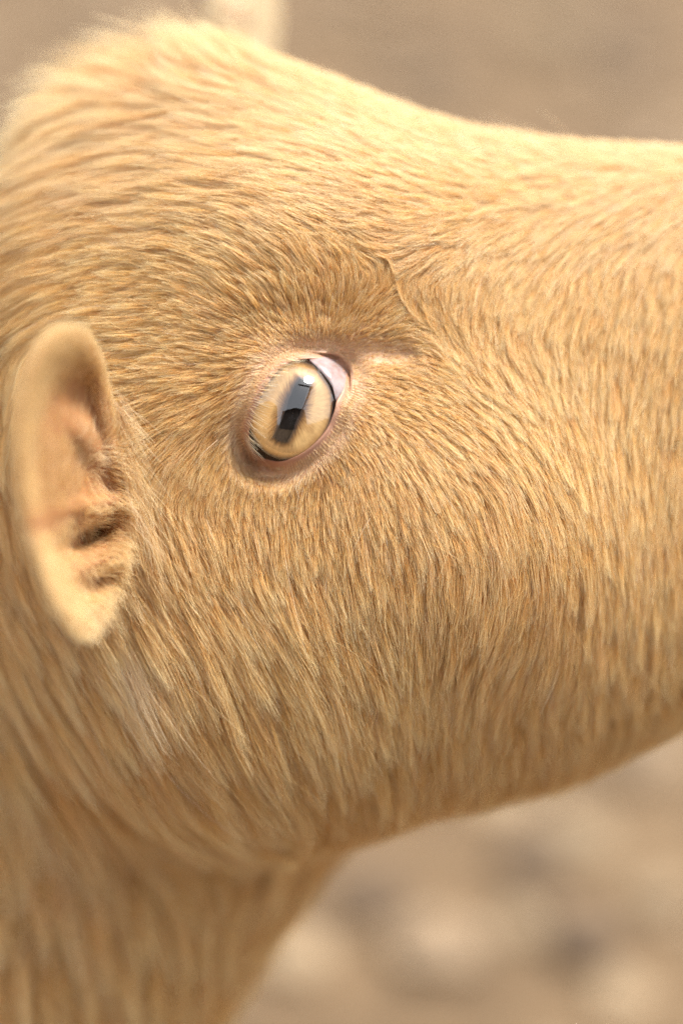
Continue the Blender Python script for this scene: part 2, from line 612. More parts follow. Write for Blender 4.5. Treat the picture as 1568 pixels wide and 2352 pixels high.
def sample(A, p):
    out = 0
    ix, fr = [], []
    for ax, c in zip((xs, ys, zs), (p[:, 0], p[:, 1], p[:, 2])):
        i = np.clip(np.searchsorted(ax, c) - 1, 0, len(ax) - 2)
        ix.append(i)
        fr.append(np.clip((c - ax[i]) / (ax[i + 1] - ax[i]), 0, 1))
    for i in (0, 1):
        for j in (0, 1):
            for k in (0, 1):
                w = (fr[0] if i else 1 - fr[0]) * (fr[1] if j else 1 - fr[1]) * (fr[2] if k else 1 - fr[2])
                out = out + A[ix[0] + i, ix[1] + j, ix[2] + k] * w
    return out


def field(p):
    """height above the skin and its outward normal"""
    g = np.stack([sample(GXg, p), sample(GYg, p), sample(GZg, p)], 1)
    L = np.linalg.norm(g, axis=1) + 1e-6
    return sample(F, p) / np.maximum(L, 0.35), g / L[:, None]


body = quad_mesh_obj('body', V * 0.001, Q, M_SKIN, goat, M_HEAD)
lid_d = np.full(len(V), 60.0)
nv = (np.abs(V[:, 0] - EYE_C[0]) < 45) & (np.abs(V[:, 1] - EYE_C[1]) < 45) & (V[:, 2] > -40)
lid_d[nv] = poly_sd(V[nv, 0], V[nv, 1], loop[::2])


def seg_d(p, a, b_):
    e = b_ - a
    t = np.clip(((p - a) @ e) / (e @ e), 0, 1)
    return np.linalg.norm(p - a - t[:, None] * e, axis=1), t


gd, gt = seg_d(V, gA, gB)
bare = np.clip(1 - (lid_d - 2.5) / 4.0, 0, 1)
bare = np.maximum(bare, np.clip(1 - (gd - 2.0) / (4.5 - 2 * gt), 0, 1) * (1 - 0.6 * gt))
a = body.data.attributes.new('bare', 'FLOAT', 'POINT')
if len(a.data) == len(bare):
    a.data.foreach_set('value', bare.astype(np.float32))

# ------------------------------------------------------------------ which way the coat lies: position, direction of the tips, length, clump size
FLOW = np.array([
    (60, 250, 195, 20), (100, 120, 158, 23), (250, 90, 148, 26), (390, 70, 122, 24), (560, 70, 140, 15), (150, 400, 188, 20), (300, 300, 182, 20),
    (100, 600, 193, 18), (300, 500, 182, 16), (500, 400, 173, 15), (500, 250, 172, 16), (700, 300, 167, 12), (660, 130, 160, 13), (850, 260, 162, 10),
    (900, 350, 172, 10), (700, 430, 170, 11), (1000, 330, 174, 8), (1000, 430, 185, 9), (1150, 400, 192, 9), (1150, 320, 178, 7), (1350, 345, 185, 7),
    (1500, 345, 187, 7), (1300, 420, 203, 9), (1000, 530, 198, 9), (900, 570, 192, 9), (800, 500, 178, 10), (756, 555, 145, 8), (812, 565, 150, 7), (700, 515, 160, 9), (860, 590, 165, 6), (640, 540, 150, 10), (1150, 520, 212, 9), (1300, 550, 226, 10), (1450, 450, 215, 9),
    (1530, 520, 230, 10), (1100, 600, 226, 9), (1200, 700, 242, 10), (1350, 700, 248, 10), (1500, 700, 252, 10), (1000, 610, 218, 8), (940, 610, 205, 8),
    (1080, 690, 250, 9), (985, 690, 285, 8), (1030, 770, 296, 9), (1090, 840, 300, 10), (1160, 860, 290, 10), (1130, 770, 268, 10), (945, 660, 265, 5),
    (850, 700, 58, 6), (780, 690, 82, 7), (700, 680, 102, 7), (900, 750, 28, 6), (880, 690, 45, 6), (960, 790, -10, 6), (1000, 850, -25, 7), (1080, 920, -38, 8),
    (1050, 1000, -42, 8), (960, 930, -25, 6), (870, 930, -15, 4), (860, 1000, -48, 4), (900, 1050, -60, 7), (1000, 1080, -55, 9), (1120, 1050, -52, 11),
    (1200, 1000, -56, 11), (1150, 930, -48, 9), (1210, 880, -62, 10), (1290, 880, 272, 10), (1280, 980, -74, 12), (1400, 900, 261, 11), (1520, 900, 257, 11), (1530, 1100, 264, 12),
    (1400, 1100, 273, 13), (1280, 1150, -70, 13), (1150, 1200, -72, 13), (1000, 1200, -70, 11), (880, 1150, -74, 9), (780, 1130, -78, 7), (700, 1120, 264, 5),
    (620, 1110, 266, 5), (560, 1100, 262, 6), (760, 1060, -55, 4),
    (600, 690, 125, 8), (520, 650, 142, 9), (600, 600, 142, 10), (700, 560, 122, 10), (800, 600, 97, 9), (880, 620, 80, 6), (450, 600, 162, 11), (500, 750, 160, 9),
    (430, 800, 175, 9), (450, 870, 188, 9), (540, 820, 168, 6), (550, 880, 203, 5), (520, 950, 217, 8), (430, 950, 205, 9), (380, 1030, 222, 10),
    (480, 1050, 240, 9), (530, 1100, 252, 8), (430, 1120, 252, 10), (360, 1110, 248, 9), (640, 760, 132, 3.5), (720, 740, 95, 3.5), (800, 750, 60, 3.5),
    (860, 780, 18, 4), (300, 700, 182, 13), (300, 850, 187, 12), (330, 950, 202, 11),
    (450, 1230, -66, 14), (380, 1200, -65, 14), (560, 1250, -75, 13), (650, 1250, -80, 12), (700, 1350, -72, 15), (600, 1400, -60, 18), (480, 1400, -58, 20),
    (380, 1400, -60, 22), (800, 1300, -80, 13), (900, 1350, -80, 14), (1000, 1350, -85, 15), (1100, 1400, 264, 16), (1200, 1400, 264, 16), (1200, 1300, -82, 15),
    (1300, 1300, -80, 15), (1400, 1300, -84, 14), (1500, 1300, -88, 14), (1500, 1500, -85, 16), (1350, 1500, -85, 18), (1150, 1520, 258, 18), (1000, 1520, 268, 18),
    (850, 1520, -75, 18), (700, 1550, -65, 20), (850, 1700, -75, 22), (1000, 1700, -82, 22), (1200, 1700, -84, 20), (1400, 1650, -80, 18), (1050, 1850, -80, 16),
    (800, 1850, -75, 20), (600, 1700, -70, 26), (450, 1700, -65, 30), (300, 1650, -65, 30), (200, 1550, -55, 30), (100, 1600, -50, 30), (50, 1750, -65, 32),
    (250, 1900, -70, 32), (450, 2000, -65, 30), (600, 1950, -60, 26), (200, 2200, -80, 30), (400, 2250, -75, 28), (550, 2100, -82, 22), (700, 2000, 268, 20), (50, 2200, -85, 32),
    (50, 1200, -70, 20), (30, 900, -100, 18), (100, 1450, -50, 22), (0, 720, 205, 18), (-300, 900, 200, 26), (-300, 2000, 240, 30), (1900, 700, 240, 8), (1900, 1200, 250, 10),
    (2200, 900, 200, 5)], float)
FA = np.radians(FLOW[:, 2])


def flow(px):
    out = np.empty((len(px), 3))
    for s in range(0, len(px), 40000):
        q = px[s:s + 40000]
        d2 = (q[:, None, 0] - FLOW[None, :, 0]) ** 2 + (q[:, None, 1] - FLOW[None, :, 1]) ** 2
        w = 1.0 / (d2 + 28.0 ** 2) ** 2.3
        w /= w.sum(1, keepdims=True)
        out[s:s + 40000, 0] = w @ np.cos(FA)
        out[s:s + 40000, 1] = w @ np.sin(FA)
        out[s:s + 40000, 2] = w @ FLOW[:, 3]
    n = np.hypot(out[:, 0], out[:, 1]) + 1e-6
    out[:, 0] /= n; out[:, 1] /= n
    return out


def tri_sample(V, T, dens):
    a, b_, c = V[T[:, 0]], V[T[:, 1]], V[T[:, 2]]
    area = 0.5 * np.linalg.norm(np.cross(b_ - a, c - a), axis=1)
    n = rng.poisson(area * dens)
    t = np.repeat(np.arange(len(T)), n)
    r1, r2 = np.sqrt(rng.random(len(t))), rng.random(len(t))
    return a[t] * (1 - r1)[:, None] + b_[t] * (r1 * (1 - r2))[:, None] + c[t] * (r1 * r2)[:, None], t


def unit(v):
    return v / (np.linalg.norm(v, axis=1, keepdims=True) + 1e-9)


def grow(p0, K, length, height, dang, wob):
    """lines that follow the coat over the skin at a set height; (n, K, 3)"""
    n = len(p0)
    pts = np.empty((n, K, 3))
    p = p0.copy()
    pts[:, 0] = p
    ca, sa = np.cos(dang), np.sin(dang)
    ph = rng.uniform(0, 6.28, n)
    step = length / (K - 1)
    fx = flow(to_px(p0))
    for k in range(1, K):
        h, nn = field(p)
        if k > 1:
            fx = flow(to_px(p))
        dx = fx[:, 0] * ca - fx[:, 1] * sa
        dy = fx[:, 0] * sa + fx[:, 1] * ca
        d = np.stack([dx, dy, np.zeros(n)], 1)
        d -= nn * (d * nn).sum(1, keepdims=True)
        d = unit(d)
        side = np.cross(nn, d)
        s = k / (K - 1)
        d = unit(d + side * (wob * np.sin(ph + s * 4.5))[:, None])
        target = height * (s ** 0.75)
        p = p + d * step[:, None]
        h, nn = field(p)
        p = p + nn * np.clip(target - h, -2.5, 4.0)[:, None]
        pts[:, k] = p
    return pts


T = np.concatenate([Q[:, [0, 1, 2]], Q[:, [0, 2, 3]]])
cen = V[T].mean(1)
nrm = unit(np.cross(V[T[:, 1]] - V[T[:, 0]], V[T[:, 2]] - V[T[:, 0]]))
view = unit(np.array([0, 0, DIST]) - cen)
facing = (nrm * view).sum(1)
cpx = to_px(cen)
hero = (cpx[:, 0] > -140) & (cpx[:, 0] < 1700) & (cpx[:, 1] > -60) & (cpx[:, 1] < 2480) & (facing > -0.35)
ld = np.full(len(T), 60.0)
nn_ = (np.abs(cen[:, 0] - EYE_C[0]) < 45) & (np.abs(cen[:, 1] - EYE_C[1]) < 45) & (cen[:, 2] > -40)
ld[nn_] = poly_sd(cen[nn_, 0], cen[nn_, 1], loop[::2])
lenm = flow(cpx)[:, 2]
dens = np.where(hero, np.clip(105.0 / lenm, 3.6, 12.0), 0.0)
dens = np.where(ld < 2.6, 0, dens)
gdc, gtc = seg_d(cen, gA, gB)
dens = dens * (0.35 + 0.65 * smoothstep(1.5, 5.5, gdc + 1.5 * gtc))
dens *= np.where(hero & (ld < 5), 0.8, 1)


def coat(roots, K, len_scale, wid, spacing_scale, wob=0.07, hold=1.0):
    n = len(roots)
    px = to_px(roots)
    fl = flow(px)
    lid = np.full(n, 60.0)
    m = (np.abs(roots[:, 0] - EYE_C[0]) < 45) & (np.abs(roots[:, 1] - EYE_C[1]) < 45) & (roots[:, 2] > -40)
    lid[m] = poly_sd(roots[m, 0], roots[m, 1], loop[::2])
    gd, gt = seg_d(roots, gA, gB)
    L = fl[:, 2] * len_scale
    short = 0.30 + 0.70 * smoothstep(2.0, 10.0, lid)
    short *= 0.45 + 0.55 * smoothstep(2.0, 6.0, gd)
    L = L * short
    # clumps: each hair leans to the line of the nearest lock
    sp = np.clip(0.62 + 0.105 * L + 0.13 * np.maximum(L - 18, 0), 0.75, 6.0) * spacing_scale
    pick = rng.random(n) < np.clip(1.0 / (sp ** 2 * np.clip(105.0 / np.maximum(fl[:, 2], 4), 3.6, 12.0)), 0.004, 0.5)
    cid = np.nonzero(pick)[0]
    kd = kdtree.KDTree(len(cid))
    for j, i in enumerate(cid):
        kd.insert(roots[i], j)
    kd.balance()
    near = np.array([kd.find(r)[1] for r in roots.tolist()])
    nc = len(cid)
    poll = smoothstep(330, 60, px[:, 1]) * smoothstep(760, 560, px[:, 0])
    up = 0.165 + 0.62 * poll
    up = up * (0.8 + 0.25 * smoothstep(6, 2, lid))
    up = up * (1 - 0.5 * np.exp(-((px[:, 0] - 960) ** 2 + (px[:, 1] - 720) ** 2) / 100.0 ** 2))
    cl_len = L[cid] * rng.uniform(0.7, 1.2, nc) * (1 + 0.35 * poll[cid] * np.clip(rng.normal(0, 1, nc), -1, 2))
    cl_up = up[cid] * rng.uniform(0.3, 1.9, nc)
    cl_ang = rng.normal(0, 1, nc) * (0.075 + 0.24 * poll[cid])
    cl = grow(roots[cid], K, cl_len, cl_len * cl_up, cl_ang, rng.normal(0, wob, nc))
    ll = cl_len[near] * rng.uniform(0.5, 1.12, n) * np.clip(short / np.maximum(short[cid][near], .15), .4, 1.6)
    hh = ll * cl_up[near] * rng.uniform(0.45, 1.25, n)
    stray = rng.random(n) < 0.012
    ll = np.where(stray, ll * rng.uniform(1.2, 1.7, n), ll)
    hh = np.where(stray, hh * 1.4 + 0.8 * np.minimum(short, 1), hh)
    pts = grow(roots, K, ll, hh, cl_ang[near] + stray * rng.normal(0, 0.3, n) + rng.normal(0, 0.13, n), rng.normal(0, wob, n))
    s = np.linspace(0, 1, K)[None, :, None]
    cling = (np.clip(rng.normal(0.64, 0.24, n), 0.0, 0.97) * ~stray)[:, None, None]
    ratio = (ll / np.maximum(cl_len[near], .1))
    # where along the lock's line each point aims
    tpos = np.clip(np.linspace(0, 1, K)[None, :] * ratio[:, None], 0, 1) * (K - 1)
    i0 = np.clip(tpos.astype(int), 0, K - 2)
    f = (tpos - i0)[:, :, None]
    rows = near[:, None]
    aim = cl[rows, i0] * (1 - f) + cl[rows, i0 + 1] * f
    pts = pts + (aim - pts) * (hold * cling * s ** 1.05)
    rad = wid * rng.uniform(0.75, 1.2, n)[:, None] * (1 - 0.72 * np.linspace(0, 1, K)[None, :] ** 1.6)
    rad = rad * (0.72 + 0.28 * smoothstep(2, 9, lid))[:, None]
    tint = np.clip(0.42 * smoothstep(8, 3, lid) + 0.2 * smoothstep(5, 2, gd), 0, 0.6)
    tint = np.maximum(tint, 0.9 * smoothstep(60, 10, px[:, 0]) * smoothstep(200, 330, px[:, 1]) * smoothstep(560, 420, px[:, 1]))
    tint = np.maximum(tint, 0.6 * np.exp(-((px[:, 0] - 270) / 70) ** 2 - ((px[:, 1] - 1490) / 50) ** 2))
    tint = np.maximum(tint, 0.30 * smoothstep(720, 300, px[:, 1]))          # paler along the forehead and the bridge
    tint = np.where(rng.random(n) < 0.006, 0.95, tint)
    tint = np.clip(tint + rng.normal(0, 0.10, nc)[near] + rng.normal(0, 0.05, n), 0, 1)
    # uneven coat: soft patches and single darker locks
    q = roots
    patch = 0.5 + 0.22 * np.sin(q[:, 0] * .061 + 1.7 * np.sin(q[:, 1] * .043)) + 0.2 * np.sin(q[:, 1] * .083 + 2 + 1.3 * np.sin(q[:, 0] * .037)) + 0.12 * np.sin(q[:, 0] * .19 + q[:, 1] * .15)
    warm = 0.26 * np.clip(patch, 0, 1) + np.clip(rng.normal(0, 0.16, nc), -0.1, 0.5)[near] + rng.normal(0, 0.05, n)
    return pts, rad, tint, np.clip(warm, 0, 0.8)


roots, tid = tri_sample(V, T, dens)
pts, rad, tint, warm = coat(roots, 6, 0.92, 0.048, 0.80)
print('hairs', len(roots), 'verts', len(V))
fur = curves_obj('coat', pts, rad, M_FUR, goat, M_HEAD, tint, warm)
tag(fur, kind='stuff')

# the rest of the animal, out of the picture: fewer, coarser hairs
dens2 = np.where(hero, 0, np.where((cen[:, 0] > -125) & (cen[:, 1] > -120), 0.9, 0.28))
roots2, _ = tri_sample(V, T, dens2)
pts2, rad2, tint2, warm2 = coat(roots2, 4, 1.1, 0.17, 2.5, 0.07, 0.15)
rad2 *= np.where((roots2[:, 0] > -125) & (roots2[:, 1] > -120), 0.75, 1.6)[:, None]
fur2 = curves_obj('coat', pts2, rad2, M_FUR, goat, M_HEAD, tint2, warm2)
tag(fur2, kind='stuff')

# ------------------------------------------------------------------ the eye
def sph_z(x, y, R=EYE_R):
    d2 = (x - EYE_C[0]) ** 2 + (y - EYE_C[1]) ** 2
    return EYE_C[2] + np.sqrt(np.maximum(R * R - d2, 0.5))


def on_sphere(x, y, R):
    """points above (x, y) of the image plane at z=-4 carried to a sphere about the eye's centre"""
    return np.stack([x, y, sph_z(x, y, R)], -1)


IC = P(*ESC(690, 820), -4.0)[:2]
MAJ = np.array([0.35, 0.937]); MIN = np.array([0.937, -0.35])
IA, IB = 12.75, 10.45


def eyeobj(name, V_, F_, mat, parent):
    return mesh_obj(name, np.asarray(V_) * 0.001, F_, mat, parent, True, None if parent is not goat else M_HEAD)


def iris_coords(nt, scale=1.0):
    tc = nt.nodes.new('ShaderNodeTexCoord')
    mp = nt.nodes.new('ShaderNodeMapping')
    mp.vector_type = 'TEXTURE'
    mp.inputs['Location'].default_value = (IC[0] / 1000, IC[1] / 1000, 0)
    mp.inputs['Rotation'].default_value = (0, 0, math.atan2(MIN[1], MIN[0]))
    mp.inputs['Scale'].default_value = (IB / 1000, IA / 1000, 1)
    nt.links.new(tc.outputs['Object'], mp.inputs[0])
    sep = nt.nodes.new('ShaderNodeSeparateXYZ')
    nt.links.new(mp.outputs[0], sep.inputs[0])
    r2 = math_node(nt, 'ADD', math_node(nt, 'MULTIPLY', sep.outputs[0], sep.outputs[0]), math_node(nt, 'MULTIPLY', sep.outputs[1], sep.outputs[1]))
    return tc, sep, math_node(nt, 'SQRT', r2)


M_SCLERA, nt, b = new_mat('eye_white')
tc, sep, rr = iris_coords(nt)
nz_ = noise(nt, 900, 4, tc.outputs['Object'])
rr2 = math_node(nt, 'ADD', rr, math_node(nt, 'MULTIPLY', nz_.outputs[0], 0.06))
r = ramp(nt, [(0.0, (0.012, 0.007, 0.005)), (0.60, (0.02, 0.011, 0.008)), (0.70, (0.10, 0.055, 0.04)), (0.80, (0.55, 0.45, 0.42))],
         math_node(nt, 'MULTIPLY', rr2, 0.5))
nt.links.new(r.outputs[0], b.inputs['Base Color'])
b.inputs['Roughness'].default_value = 0.18

M_IRIS, nt, b = new_mat('amber_iris')
tc, sep, rr = iris_coords(nt)
base = ramp(nt, [(0.0, (0.26, 0.15, 0.06)), (0.22, (0.52, 0.33, 0.14)), (0.46, (0.78, 0.50, 0.20)), (0.78, (0.82, 0.54, 0.22)), (0.90, (0.62, 0.36, 0.12)), (0.955, (0.22, 0.11, 0.035)), (0.985, (0.02, 0.012, 0.008))], rr)
ang = math_node(nt, 'ARCTAN2', sep.outputs[1], sep.outputs[0])
cmb = nt.nodes.new('ShaderNodeCombineXYZ')
nt.links.new(math_node(nt, 'MULTIPLY', ang, 9.0), cmb.inputs[0]); nt.links.new(math_node(nt, 'MULTIPLY', rr, 2.2), cmb.inputs[1])
fib = noise(nt, 1.6, 6, cmb.outputs[0], 0.65)
fr_ = ramp(nt, [(0.3, (0.68, 0.60, 0.50)), (0.65, (1.12, 1.1, 1.06))], fib.outputs[0])
blot = noise(nt, 260, 3, tc.outputs['Object'])
br = ramp(nt, [(0.34, (0.62, 0.5, 0.38)), (0.5, (1, 1, 1))], blot.outputs[0])
c1 = mixcol(nt, base.outputs[0], fr_.outputs[0], 0.5, 'MULTIPLY')
ao = nt.nodes.new('ShaderNodeAttribute'); ao.attribute_name = 'outward'
soft = math_node(nt, 'ADD', ao.outputs['Fac'], math_node(nt, 'MULTIPLY', math_node(nt, 'SUBTRACT', fib.outputs[0], 0.5), 0.3))
pr = ramp(nt, [(0.0, (0.02, 0.012, 0.01)), (0.07, (0.09, 0.055, 0.03)), (0.18, (0.45, 0.37, 0.27)), (0.38, (1, 1, 1))], soft)
c2 = mixcol(nt, c1, br.outputs[0], 0.5, 'MULTIPLY')
nt.links.new(mixcol(nt, c2, pr.outputs[0], 1.0, 'MULTIPLY'), b.inputs['Base Color'])
b.inputs['Roughness'].default_value = 0.5
bu = nt.nodes.new('ShaderNodeBump'); bu.inputs['Strength'].default_value = 0.4; bu.inputs['Distance'].default_value = 0.0003
nt.links.new(fib.outputs[0], bu.inputs['Height']); nt.links.new(bu.outputs[0], b.inputs['Normal'])

M_PUPIL, nt, b = new_mat('pupil_black')
b.inputs['Base Color'].default_value = (0.006, 0.003, 0.003, 1)
b.inputs['Roughness'].default_value = 0.8
b.inputs['Specular IOR Level'].default_value = 0.1

M_CORNEA = bpy.data.materials.new('clear_cornea')
M_CORNEA.use_nodes = True
nt = M_CORNEA.node_tree
nt.nodes.clear()
fr = nt.nodes.new('ShaderNodeLayerWeight'); fr.inputs[0].default_value = 0.5
fac_ = math_node(nt, 'ADD', math_node(nt, 'MULTIPLY', math_node(nt, 'POWER', fr.outputs['Facing'], 3.5), 0.4), 0.17)
tr = nt.nodes.new('ShaderNodeBsdfTransparent')
gl = nt.nodes.new('ShaderNodeBsdfGlossy'); gl.inputs['Roughness'].default_value = 0.035
mx = nt.nodes.new('ShaderNodeMixShader'); o = nt.nodes.new('ShaderNodeOutputMaterial')
nt.links.new(fac_, mx.inputs[0]); nt.links.new(tr.outputs[0], mx.inputs[1]); nt.links.new(gl.outputs[0], mx.inputs[2]); nt.links.new(mx.outputs[0], o.inputs[0])

M_HAW, nt, b = new_mat('third_eyelid')
tc = nt.nodes.new('ShaderNodeTexCoord')
n = noise(nt, 420, 5, tc.outputs['Object'])
r = ramp(nt, [(0.3, (0.30, 0.205, 0.19)), (0.6, (0.39, 0.325, 0.325))], n.outputs[0])
nt.links.new(r.outputs[0], b.inputs['Base Color'])
b.inputs['Roughness'].default_value = 0.22
b.inputs['Subsurface Weight'].default_value = 0.2
b.inputs['Subsurface Scale'].default_value = 0.001

M_LID, nt, b = new_mat('eyelid_skin')
tc = nt.nodes.new('ShaderNodeTexCoord')
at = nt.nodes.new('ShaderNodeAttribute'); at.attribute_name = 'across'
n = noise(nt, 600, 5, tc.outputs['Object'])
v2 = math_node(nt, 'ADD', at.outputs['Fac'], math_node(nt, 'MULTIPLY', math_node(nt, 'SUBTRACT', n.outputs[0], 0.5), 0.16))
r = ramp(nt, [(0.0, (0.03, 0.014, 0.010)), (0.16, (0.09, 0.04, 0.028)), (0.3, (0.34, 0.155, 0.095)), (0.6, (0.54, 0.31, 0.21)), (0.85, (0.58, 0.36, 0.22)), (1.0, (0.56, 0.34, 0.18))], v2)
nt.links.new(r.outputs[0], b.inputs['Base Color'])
b.inputs['Roughness'].default_value = 0.5
b.inputs['Subsurface Weight'].default_value = 0.15
b.inputs['Subsurface Scale'].default_value = 0.001
bu = nt.nodes.new('ShaderNodeBump'); bu.inputs['Strength'].default_value = 0.3; bu.inputs['Distance'].default_value = 0.0003
nb = noise(nt, 1800, 3, tc.outputs['Object'])
nt.links.new(nb.outputs[0], bu.inputs['Height']); nt.links.new(bu.outputs[0], b.inputs['Normal'])

# eyeball: ball with the iris opening cut out of it
nu = 96
th = np.linspace(0, 2 * np.pi, nu, endpoint=False)
edge = IC[None] + np.cos(th)[:, None] * IB * MIN[None] + np.sin(th)[:, None] * IA * MAJ[None]
edge3 = on_sphere(edge[:, 0], edge[:, 1], EYE_R)
dirs0 = unit(edge3 - EYE_C)
backd = unit(-(np.array([IC[0], IC[1], sph_z(IC[0], IC[1])]) - EYE_C)[None])[0]
vs, fs = [], []
NR = 28
for j in range(NR):
    t = j / (NR - 1)
    # turn each edge direction towards the back of the ball
    om = np.arccos(np.clip(dirs0 @ backd, -1, 1))
    d = (np.sin((1 - t) * om) / np.sin(om))[:, None] * dirs0 + (np.sin(t * om) / np.sin(om))[:, None] * backd[None]
    vs.append(EYE_C + unit(d) * EYE_R)
for j in range(NR - 1):
    for i in range(nu):
        fs.append((j * nu + i, (j + 1) * nu + i, (j + 1) * nu + (i + 1) % nu, j * nu + (i + 1) % nu))
eye = eyeobj('eye', np.concatenate(vs), fs, M_SCLERA, goat)

# iris: a low cone of tissue set inside the ball
vs, fs = [], []
RI = 14
PW, PH = 1.8, 8.2
PC = P(*ESC(712, 835), -3.0)[:2]


def pupil_edge(th):
    """rounded slot with slightly flared corners"""
    c, s = np.cos(th), np.sin(th)
    e = (np.abs(c) ** 5 + np.abs(s) ** 5) ** (-1 / 5)
    x = PW * c * e
    y = PH * s * e
    x = x * (1 + 0.10 * np.abs(y / PH) ** 3) - 0.55 * np.clip(-y / PH, 0, 1) ** 4
    rag = 0.10 * np.sin(7 * th + 0.6) + 0.06 * np.sin(15 * th + 2)
    x = x + rag * np.sign(c) * np.abs(c) ** 0.3
    y = y + rag * 1.6 * np.sign(s)
    return PC[None] + x[:, None] * MIN[None] + y[:, None] * MAJ[None]


pe = pupil_edge(th)
for j in range(RI + 1):
    t = j / RI
    q2 = pe * (1 - t) + edge * t
    z = -2.4 * (1 - t) + (edge3[:, 2] - 0.05) * t - 0.35 * math.sin(t * math.pi)
    vs.append(np.concatenate([q2, z[:, None]], 1))
for j in range(RI):
    for i in range(nu):
        fs.append((j * nu + i, (j + 1) * nu + i, (j + 1) * nu + (i + 1) % nu, j * nu + (i + 1) % nu))
iris = eyeobj('iris', np.concatenate(vs), [f[::-1] for f in fs], M_IRIS, eye)
a = iris.data.attributes.new('outward', 'FLOAT', 'POINT')
a.data.foreach_set('value', np.repeat(np.arange(RI + 1) / RI, nu).astype(np.float32))

# pupil: the dark well behind the slot
vs, fs = [], []
for j, (sc_, dz) in enumerate(((1.0, 0.0), (1.04, -0.6), (1.02, -2.4), (0.6, -3.4), (0.05, -3.6))):
    q2 = PC + (pe - PC) * sc_
    vs.append(np.concatenate([q2, np.full((nu, 1), -2.42 + dz)], 1))
for j in range(4):
    for i in range(nu):
        fs.append((j * nu + i, j * nu + (i + 1) % nu, (j + 1) * nu + (i + 1) % nu, (j + 1) * nu + i))
eyeobj('pupil', np.concatenate(vs), [f[::-1] for f in fs], M_PUPIL, eye)

# cornea: the clear front of the ball, a little more curved than the rest
vs, fs = [], []
CR = 20
apex2 = IC
for j in range(CR + 1):
    t = j / CR
    q2 = IC + (edge - IC) * t
    z = sph_z(q2[:, 0], q2[:, 1]) + 0.9 * (1 - t * t) ** 1.3
    vs.append(np.concatenate([q2, z[:, None] + 0.03], 1))
for j in range(CR):
    for i in range(nu):
        fs.append((j * nu + i, (j + 1) * nu + i, (j + 1) * nu + (i + 1) % nu, j * nu + (i + 1) % nu))
eyeobj('cornea', np.concatenate(vs), fs, M_CORNEA, eye)

# third eyelid in the inner corner
HAW = [(905, 205), (1000, 310), (1105, 430), (1185, 555), (1235, 720), (1320, 660), (1390, 490), (1400, 350), (1330, 225), (1215, 165), (1060, 145), (920, 165)]
hp = np.array([P(*ESC(x, y), -4.0)[:2] for x, y in smooth_loop(HAW, 66)])
hc_ = hp.mean(0)
vs, fs = [], []
for j in range(9):
    t = j / 8
    q2 = hc_ + (hp - hc_) * t
    z = sph_z(q2[:, 0], q2[:, 1], EYE_R) + 0.5 * (1 - t ** 6) + 0.08 + 1.35 * smoothstep(9.5, 14.0, (q2 - EYE_C[None, :2]) @ np.array([0.86, 0.51]))
    vs.append(np.concatenate([q2, z[:, None]], 1))
for j in range(8):
    for i in range(66):
        fs.append((j * 66 + i, (j + 1) * 66 + i, (j + 1) * 66 + (i + 1) % 66, j * 66 + (i + 1) % 66))
eyeobj('third_eyelid', np.concatenate(vs), fs, M_HAW, eye)

# eyelids: a ring of bare skin lofted from the ball's surface out under the coat
tan = np.roll(loop, -1, 0) - np.roll(loop, 1, 0)
nor = np.stack([tan[:, 1], -tan[:, 0]], 1)
nor = unit(nor)
cent = loop.mean(0)
if ((loop - cent) * nor).sum() < 0:
    nor = -nor
k = np.ones(9) / 9
for _ in range(2):
    nor = unit(np.stack([np.convolve(np.concatenate([nor[-4:, c], nor[:, c], nor[:4, c]]), k, 'valid') for c in (0, 1)], 1))
low = smoothstep(0.2, -0.9, nor[:, 1]) * smoothstep(0.6, -0.5, nor[:, 0])     # lower left: the wide wet margin
lv = unit(loop - EYE_C[None, :2])
corner_l = smoothstep(0.55, 0.97, lv @ np.array([0.86, 0.51]))
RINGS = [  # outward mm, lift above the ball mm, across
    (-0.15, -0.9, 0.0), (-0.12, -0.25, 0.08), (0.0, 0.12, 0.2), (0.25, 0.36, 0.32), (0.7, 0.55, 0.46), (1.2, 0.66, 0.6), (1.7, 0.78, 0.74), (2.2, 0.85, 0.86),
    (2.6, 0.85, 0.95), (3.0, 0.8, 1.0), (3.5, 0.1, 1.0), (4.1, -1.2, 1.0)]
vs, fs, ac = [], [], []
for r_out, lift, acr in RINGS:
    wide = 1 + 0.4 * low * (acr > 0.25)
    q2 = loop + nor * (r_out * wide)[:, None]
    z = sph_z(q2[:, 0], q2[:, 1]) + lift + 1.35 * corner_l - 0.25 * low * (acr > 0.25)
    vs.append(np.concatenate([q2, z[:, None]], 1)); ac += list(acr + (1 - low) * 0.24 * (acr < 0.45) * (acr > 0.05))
VL = np.concatenate(vs)
# outside the margin follow the skin
for j in range(7, len(RINGS)):
    p = VL[j * NL:(j + 1) * NL]
    for _ in range(4):
        h, nn_ = field(p)
        hit = h - (0.22 if j < 10 else (-0.3 if j == 10 else -1.5))
        p[:, 2] -= np.clip(hit / np.maximum(nn_[:, 2], 0.4), -2, 2) * 0.7
    VL[j * NL:(j + 1) * NL] = p
for j in range(len(RINGS) - 1):
    for i in range(NL):
        fs.append((j * NL + i, (j + 1) * NL + i, (j + 1) * NL + (i + 1) % NL, j * NL + (i + 1) % NL))
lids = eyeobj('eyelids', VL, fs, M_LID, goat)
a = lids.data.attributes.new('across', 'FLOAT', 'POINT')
a.data.foreach_set('value', np.array(ac, np.float32))

